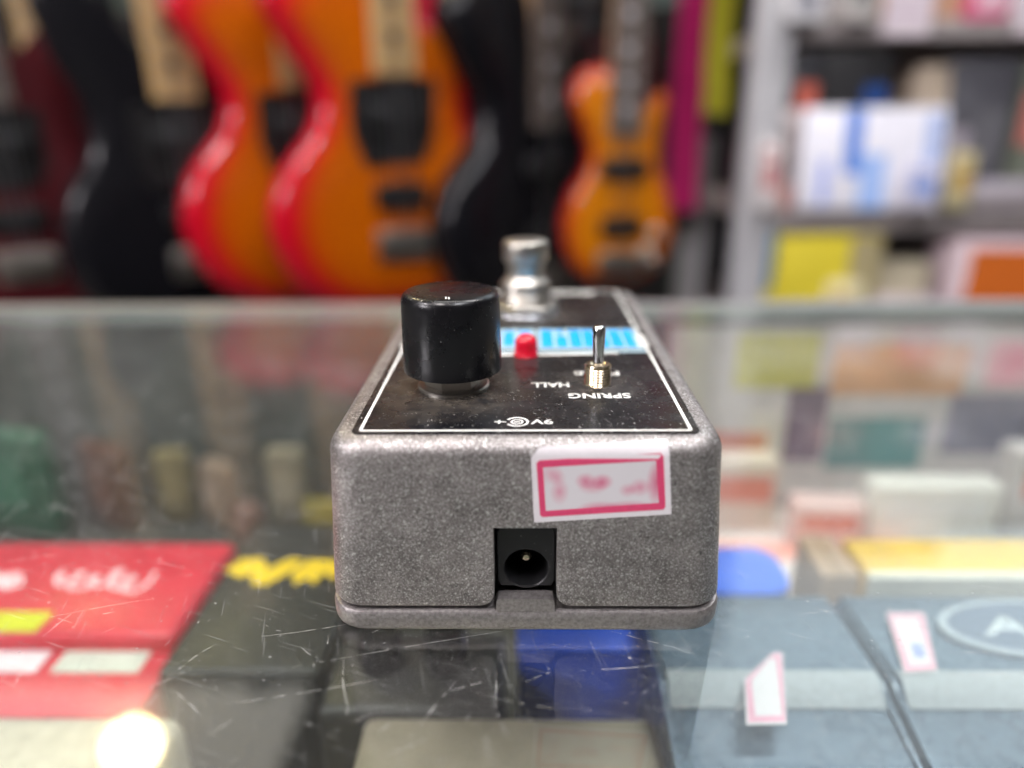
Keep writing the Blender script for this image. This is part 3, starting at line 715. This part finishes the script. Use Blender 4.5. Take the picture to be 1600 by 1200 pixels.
neckw = wood('neck maple', (.46, .27, .13), (.56, .35, .18)); blackp = mat('black plastic', (.012, .012, .013), .3)
def guitar(x, y, zb, rz, label, paint, shape=LPS, sx=1, sz=1, fb=maple, fbend=300, guard=True, bridge='nickel', sl=0, k=1):
    T = thing('guitar', label, 'guitar', (x, y, zb), rz, 'guitars hanging behind the counter', rot=(0, sl, rz)); T.scale = (k, k, k)
    out = [Vector((p.x*sx, p.y*sz)) for p in catmull(shape)]
    bm = bmesh.new(); lay = bm.verts.layers.float.new('inset')
    n = len(out)
    def tgt(p): return Vector((p.x*.12, min(max(p.y, 110*sz), 330*sz)))
    rings = []
    for t_, yy, ins in ((.5, 44, 0), (.05, 44, 0), (.012, 42, 0), (0, 38, 0), (0, 14, 0), (.02, 6, .03), (.05, 0, .08), (.09, -4, .15), (.14, -7.5, .23), (.2, -10.5, .33), (.28, -13.5, .45), (.4, -16, .62), (.55, -17.5, .82), (.8, -18, 1)):
        rg = []
        for p in out:
            q = p.lerp(tgt(p), t_); v = bm.verts.new((q.x, yy, q.y)); v[lay] = ins; rg.append(v)
        rings.append(rg)
    for a, b in zip(rings, rings[1:]):
        for i in range(n): bm.faces.new((a[i], a[(i+1) % n], b[(i+1) % n], b[i]))
    bm.faces.new(rings[0][::-1]); bm.faces.new(rings[-1])
    obj('body', bm, gm[paint], T, 50)
    def neckp(z0_, z1_, w0, w1, ya, yb):
        b_ = bmesh.new(); loft(b_, [[(-w, ya, z), (w, ya, z), (w, yb, z), (-w, yb, z)] for z, w in ((z0_, w0), (z1_, w1))]); return b_
    top = 455*sz+420
    nk = obj('neck', neckp(fbend+40, top, 27, 21, -19, 6), neckw, T, None)
    obj('fretboard', neckp(fbend, top, 28, 21.5, -25, -19), fb, T, None)
    b_ = bmesh.new(); z = fbend+14
    for k in range(20):
        wq = 28-6.5*(z-fbend)/(top-fbend); box(b_, -wq, wq, -25.8, -24.9, z, z+1.6); z += 16+k*1.6
    f_ = obj('frets', b_, MT['steel'], T, None); f_['kind'] = 'stuff'
    z = fbend+34
    for k in range(6):
        obj('inlay', bx(-7, 7, -25.6, -24.95, z, z+13), blackp if fb is maple else MT['paper'], T, None); z += 42+k*4
    hp = [(-22, top), (22, top), (40, top+40), (36, top+170), (-30, top+185), (-40, top+40)]
    hd = bmesh.new(); prism_y(hd, hp, -14, 2); obj('headstock', hd, gm['black'], T, None)
    for s_ in (-1, 1):
        for k in range(2):
            b_ = bmesh.new(); box(b_, s_*36-(14 if s_ < 0 else 0), s_*36+(14 if s_ > 0 else 0), -9, -3, top+60+k*55, top+82+k*55, bev=2); obj('tuning_peg', b_, MT['nickel'], T)
    if guard:
        gp = [(-58, fbend-8), (54, fbend-4), (50, fbend-70), (36, fbend-104), (-44, fbend-112), (-60, fbend-70)]
        b_ = bmesh.new(); prism_y(b_, gp, -20.2, -15); obj('pickguard', b_, blackp, T, None)
    for zc, wd in ((fbend-52, 40), (fbend-148, 36)):
        obj('pickup', bx(-wd, wd, -26, -14, zc-17, zc+17, bev=3), blackp, T)
    obj('bridge', bx(-38, 38, -27, -14, fbend-232, fbend-190, bev=4), MT[bridge], T)
    for kx_, kz in ((72, 80), (98, 118), (92, 60)):
        b_ = bmesh.new(); loft(b_, [[(kx_*sx+r*math.cos(2*math.pi*k/16), yy, kz*sz+r*math.sin(2*math.pi*k/16)) for k in range(16)] for r, yy in ((12, -8), (11, -29), (8, -32))]); obj('control_knob', b_, MT['nickel'], T)
    for k in range(4):
        obj('string', neckp(fbend-210, top+20, .8, .8, -29.6, -28.2), MT['steel'], T, None).location.x = (-15+10*k)*S
    return T
guitar(-712, 905, -190, .55, 'dark maroon double cutaway guitar hanging at the far left', 'maroon', DBL, fb=rosew)
guitar(-462, 900, -185, .60, 'black double cutaway guitar with a pale fretboard between the maroon and orange ones', 'black', DBL)
guitar(-304, 925, -170, .52, 'cherry sunburst guitar half hidden behind its orange twin', 'cherry', LPS)
guitar(-170, 880, -170, .46, 'cherry sunburst guitar with black pickguard in front of the other sunburst', 'cherry', LPS, fbend=312)
guitar(18, 965, -185, .80, 'black guitar with brown fretboard hanging behind the footswitch', 'black', LPS, fb=rosew, guard=False, fbend=260)
guitar(121, 815, -118, .06, 'small amber sunburst guitar with two dark pickups hanging beside the straps', 'amber', LPS, .60, .80, fb=rosew, fbend=255, guard=False, k=.73)
guitar(-95, 1250, 60, .3, 'bright red guitar hanging in the back row above the others', 'red', DBL, fb=rosew)
guitar(-820, 1220, -120, .3, 'black guitar in the back row at the far left', 'black', DBL)
guitar(110, 1330, 30, .3, 'dark red guitar in the back row behind the small amber one', 'maroon', LPS, fb=rosew)

# guitar rail
T = thing('guitar_rack', 'dark rail with hooks that carries the hanging guitars', 'rack', (-300, 1400, 0))
obj('rail', bx(-900, 760, -12, 12, 730, 770, bev=3), MT['felt'], T)
obj('backing_board', bx(-1300, 620, 30, 42, -880, 290), darkw, T, None)
for x in (-880, 740): obj('upright', bx(x-18, x+18, -18, 18, -900, 790, bev=3), MT['felt'], T)
for x in range(-700, 720, 170): obj('hook', tube(bmesh.new(), [(x, -12, 750), (x, -140, 755), (x, -150, 775)], 6), MT['steel'], T)

# hanging straps
def strap(x, y, z0_, z1_, w_, c, label):
    T = thing('guitar_strap', label, 'strap', (x, y, z1_), random.uniform(-.15, .15), 'guitar straps hanging beside the shelf')
    b_ = bmesh.new(); n = 14
    loft(b_, [[(-w_+1.5*math.sin(k), 6*math.sin(k*.7), (z0_-z1_)*k/n), (w_+1.5*math.sin(k), 6*math.sin(k*.7+.5), (z0_-z1_)*k/n), (w_+1.5*math.sin(k), 6*math.sin(k*.7+.5)+3, (z0_-z1_)*k/n), (-w_+1.5*math.sin(k), 6*math.sin(k*.7)+3, (z0_-z1_)*k/n)] for k in range(n+1)])
    obj('webbing', b_, mat('woven strap', c, .75, 0, 3, .2, .4, 1.5), T, 40)
    obj('end_tab', bx(-w_*.8, w_*.8, -3, 5, (z0_-z1_)-30, (z0_-z1_)-.5, bev=2), blackp, T)
strap(268, 1145, -60, 620, 25, (.50, .0, .13), 'magenta woven guitar strap hanging left of the yellow strap')
strap(299, 1090, 92, 640, 19, (.36, .34, .008), 'olive yellow woven guitar strap hanging next to the white shelf')
strap(345, 1180, -160, 640, 20, (.012, .012, .014), 'black guitar strap hanging between the yellow strap and the shelf')

# ------------------------------------------------------------------ shelf and its goods
T = thing('shelf_unit', 'pale grey metal shelving with stacked boxes right of the guitars', 'shelf', (300, 840, -900))
whm = mat('pale grey powder coat', (.46, .46, .48), .45, 0, 20, .08); brm = mat('grey brown shelf board', (.30, .27, .265), .5, 0, 20, .1)
for x in (-20, 1000): 
    for y in (0, 330): obj('post', bx(x, x+44, y, y+34, 0, 1640, bev=2), whm, T)
for z in (1080-7, 846, 640, 420, 1190, 1330): obj('shelf_board', bx(18, 998, 2, 362, z, z+(22 if z > 1000 else 28), bev=1.5), brm if z < 1200 else whm, T)
obj('back_panel', bx(18, 998, 364, 370, 0, 1640), mat('mid grey back panel', (.17, .15, .15), .6, 0, 30, .1), T, None)
GRP = 'goods on the metal shelf'
def pack(name, cat, label, x0, x1, z0_, z1_, y, dep, c, accents=(), tilt=0, rz=0):
    """a carton standing on a shelf; accents are printed panels (u0,u1,v0,v1,colour)"""
    T = thing(name, label, cat, ((x0+x1)/2, y, z0_), 0, GRP, rot=(tilt, 0, rz))
    h = (x1-x0)/2; H = z1_-z0_
    obj('carton', bx(-h, h, 0, dep, 0, H, bev=min(1.5, dep*.2)), mat(label[:20]+' card', c, .45, 0, 15, .1), T)
    obj('lid_flap', bx(-h+2, h-2, 1.5, dep-1.5, H+.1, H+1.2), mat(label[:20]+' flap', tuple(q*.9 for q in c), .5, 0, 15, .1), T, None)
    for i, (u0, u1, v0, v1, cc) in enumerate(accents):
        obj('printed_panel', bx(-h+2*h*u0, -h+2*h*u1, -.5-.3*i, -.1-.05*i, H*v0, H*v1), mat('print panel', cc, .4, 0, 12, .08), T, None)
    return T
zA, zB, zC = 180+8, -26, -232
pack('carton', 'box', 'black box with a red round logo under the upper shelf board', 304, 366, 62, 160, 850, 60, (.035, .036, .042), [(.55, .95, .35, .65, (.55, .13, .09)), (.1, .5, .6, .8, (.2, .19, .2))])
pack('carton', 'box', 'black box with a small blue logo next to the red logo box', 369, 452, 62, 160, 850, 60, (.022, .022, .024), [(.62, .95, .4, .62, (.02, .07, .26))])
pack('carton', 'box', 'black plinth carton lying behind the white and blue pack', 304, 470, -26, 61, 905, 90, (.03, .03, .033), [(.1, .3, .2, .7, (.1, .1, .1))])
pack('carton', 'pack', 'glossy white pack with blue brush strokes leaning on the shelf', 350, 528, zB+2, 97, 832, 14, (.80, .80, .88), [(.30, .42, .35, 1, (.10, .24, .70)), (.42, .60, 0, .55, (.36, .52, .88)), (.13, .20, .05, .5, (.38, .46, .86)), (.86, .97, .1, .95, (.42, .52, .80))], tilt=-.12)
pack('carton', 'pack', 'slim pinkish white pack standing left of the white and blue one', 300, 345, zB+2, 95, 842, 20, (.60, .52, .52), [(.5, .8, .3, .85, (.16, .12, .12)), (.55, 1, 0, .25, (.68, .34, .30))])
pack('carton', 'box', 'narrow tan cardboard box standing beside the dark grey one', 500, 536, zB+2, 145, 850, 60, (.44, .36, .28), [(.1, .7, .05, .3, (.42, .28, .08))], tilt=-.05, rz=.3)
pack('carton', 'box', 'dark grey box standing behind the lilac tray', 528, 615, 8, 150, 862, 60, (.09, .09, .105), [(.05, .45, .05, .45, (.36, .33, .38)), (.5, .95, .1, .6, (.13, .13, .145))])
pack('tray', 'tray', 'low lilac grey tray at the right end of the middle shelf board', 540, 690, zB+2, 7, 835, 90, (.44, .41, .46), [(.05, .95, .2, .5, (.36, .31, .31))])
pack('carton', 'box', 'green and red carton at the right edge of the middle shelf', 626, 700, 8, 150, 858, 50, (.16, .18, .14), [(.0, 1, .3, .75, (.52, .16, .14))])
pack('carton', 'pack', 'yellow pack standing on the lower shelf board', 336, 470, zC, -60, 838, 40, (.66, .55, .04), [(.1, .9, .1, .5, (.86, .78, .36)), (.7, 1, .5, 1, (.42, .36, .2))])
pack('carton', 'pack', 'slim blue pack squeezed against the post left of the yellow pack', 310, 334, zC+100, -48, 845, 30, (.02, .20, .40), [(.1, .9, .7, .9, (.04, .26, .48))])
pack('carton', 'pack', 'small lemon pack below the blue one beside the post', 310, 336, zC, -134, 842, 30, (.66, .58, .06), [(.2, .8, .3, .7, (.72, .66, .12))])
pack('carton', 'box', 'pale straw box on the lower shelf between yellow pack and orange box', 440, 545, zC, -98, 850, 50, (.50, .45, .33), [(.3, .8, .2, .7, (.6, .52, .36))])
pack('carton', 'box', 'white and pink box with a big orange panel on the lower shelf', 568, 704, zC, -66, 832, 70, (.72, .58, .62), [(.12, 1, .45, .94, (.66, .15, .02)), (.3, 1, .05, .25, (.7, .2, .25))])
pack('carton', 'box', 'white box standing at the left of the upper shelf board', 296, 328, zA-8+12, 258, 846, 40, (.62, .60, .62), [(.1, .9, .3, .6, (.52, .5, .52))])
pack('carton', 'box', 'grey box with a pale label on the upper shelf board', 331, 418, zA+4, 250, 858, 60, (.26, .25, .27), [(.2, .9, .05, .5, (.48, .44, .43))])
pack('carton', 'box', 'peach box on the upper shelf board', 424, 520, zA+4, 262, 850, 50, (.62, .36, .24), [(.1, .6, .3, .9, (.70, .48, .30))])
pack('carton', 'box', 'hot pink box on the upper shelf board', 524, 572, zA+4, 236, 840, 40, (.70, .12, .25), [(.15, .9, .25, .7, (.74, .5, .58))])
pack('carton', 'box', 'white box at the right end of the upper shelf board', 576, 700, zA+4, 255, 842, 40, (.74, .74, .75), [(.2, .8, .4, .8, (.62, .3, .34))])
pack('carton', 'pack', 'lemon yellow pack on top of the third shelf, beside the post', 306, 372, 313, 396, 842, 40, (.56, .56, .16), [(.1, .9, .1, .5, (.62, .6, .3))])
pack('carton', 'box', 'purple grey box on the third shelf board', 380, 500, 313, 422, 850, 60, (.15, .11, .15), [(.2, .8, .2, .6, (.2, .15, .2))])
pack('carton', 'box', 'teal box on the third shelf board', 504, 590, 313, 398, 846, 60, (.10, .25, .26), [(.2, .8, .3, .7, (.14, .3, .34))])
pack('carton', 'box', 'slate grey box at the right of the third shelf board', 596, 720, 313, 430, 850, 60, (.13, .13, .17), [(.1, .9, .5, .8, (.3, .29, .33))])
pack('carton', 'box', 'coral box on the top shelf board', 306, 420, 453, 520, 845, 60, (.66, .20, .13), [(.1, .9, .3, .8, (.74, .42, .34))])
pack('carton', 'box', 'big white box on the top shelf board', 428, 640, 453, 560, 845, 80, (.76, .72, .69), [(.1, .4, .2, .6, (.6, .34, .36))])
for x0, x1, a, b, y, c, ac, lb in ((296, 322, -24, 60, 822, (.70, .66, .66), (.5, .2, .2), 'slender white pack leaning on the post of the shelf'),
        (478, 520, -24, 30, 818, (.66, .64, .74), (.25, .35, .7), 'little lavender pack in front of the white and blue one'), (536, 566, -24, 44, 826, (.62, .56, .34), (.5, .3, .05), 'little tan pack on the middle shelf before the tray'),
        (404, 452, -232, -118, 820, (.76, .70, .45), (.7, .5, .1), 'cream and yellow pack in front of the tall yellow pack'), (470, 548, -232, -140, 822, (.66, .58, .64), (.5, .25, .4), 'low lilac pack in front of the straw box'), (520, 562, -232, -160, 815, (.72, .66, .66), (.6, .1, .15), 'low white pack with red print left of the orange box'),
        (306, 352, 192, 232, 822, (.72, .72, .74), (.2, .2, .25), 'flat white pack at the front of the upper shelf board'), (372, 412, 192, 240, 824, (.55, .52, .5), (.2, .2, .2), 'stone coloured pack at the front of the upper shelf board'),
        (404, 470, 313, 352, 820, (.74, .62, .60), (.6, .2, .2), 'pale rose pack at the front of the third shelf board'), (540, 620, 313, 350, 822, (.76, .74, .74), (.3, .3, .6), 'white pack at the front of the third shelf board'), (640, 720, 192, 262, 828, (.74, .60, .62), (.6, .1, .2), 'rose pack at the far right of the upper shelf board'), (330, 400, 453, 486, 822, (.75, .74, .7), (.5, .5, .2), 'off white pack at the front of the top shelf board')):
    pack('carton', 'pack', lb, x0, x1, a, b, y, 12, c, [(.15, .85, .3, .7, ac), (.1, .6, .78, .9, ac)], tilt=-.06, rz=rs.uniform(-.2, .2))
for x, wd, lb in ((452, 56, 'large pinkish white price card hanging from the upper shelf board'), (600, 40, 'small white price card hanging at the right of the upper shelf board')):
    T = thing('price_card', lb, 'price card', (x, 836, 188), 0, GRP)
    obj('card', bx(-wd/2, wd/2, -1, 0, -12, 42, bev=.3), mat('pinkish white card', (.68, .60, .65), .6), T, None)
    obj('printed_lines', bx(-wd/2+8, wd/2-8, -1.3, -1.05, 10, 16), mat('lilac print', (.5, .4, .5), .6), T, None)
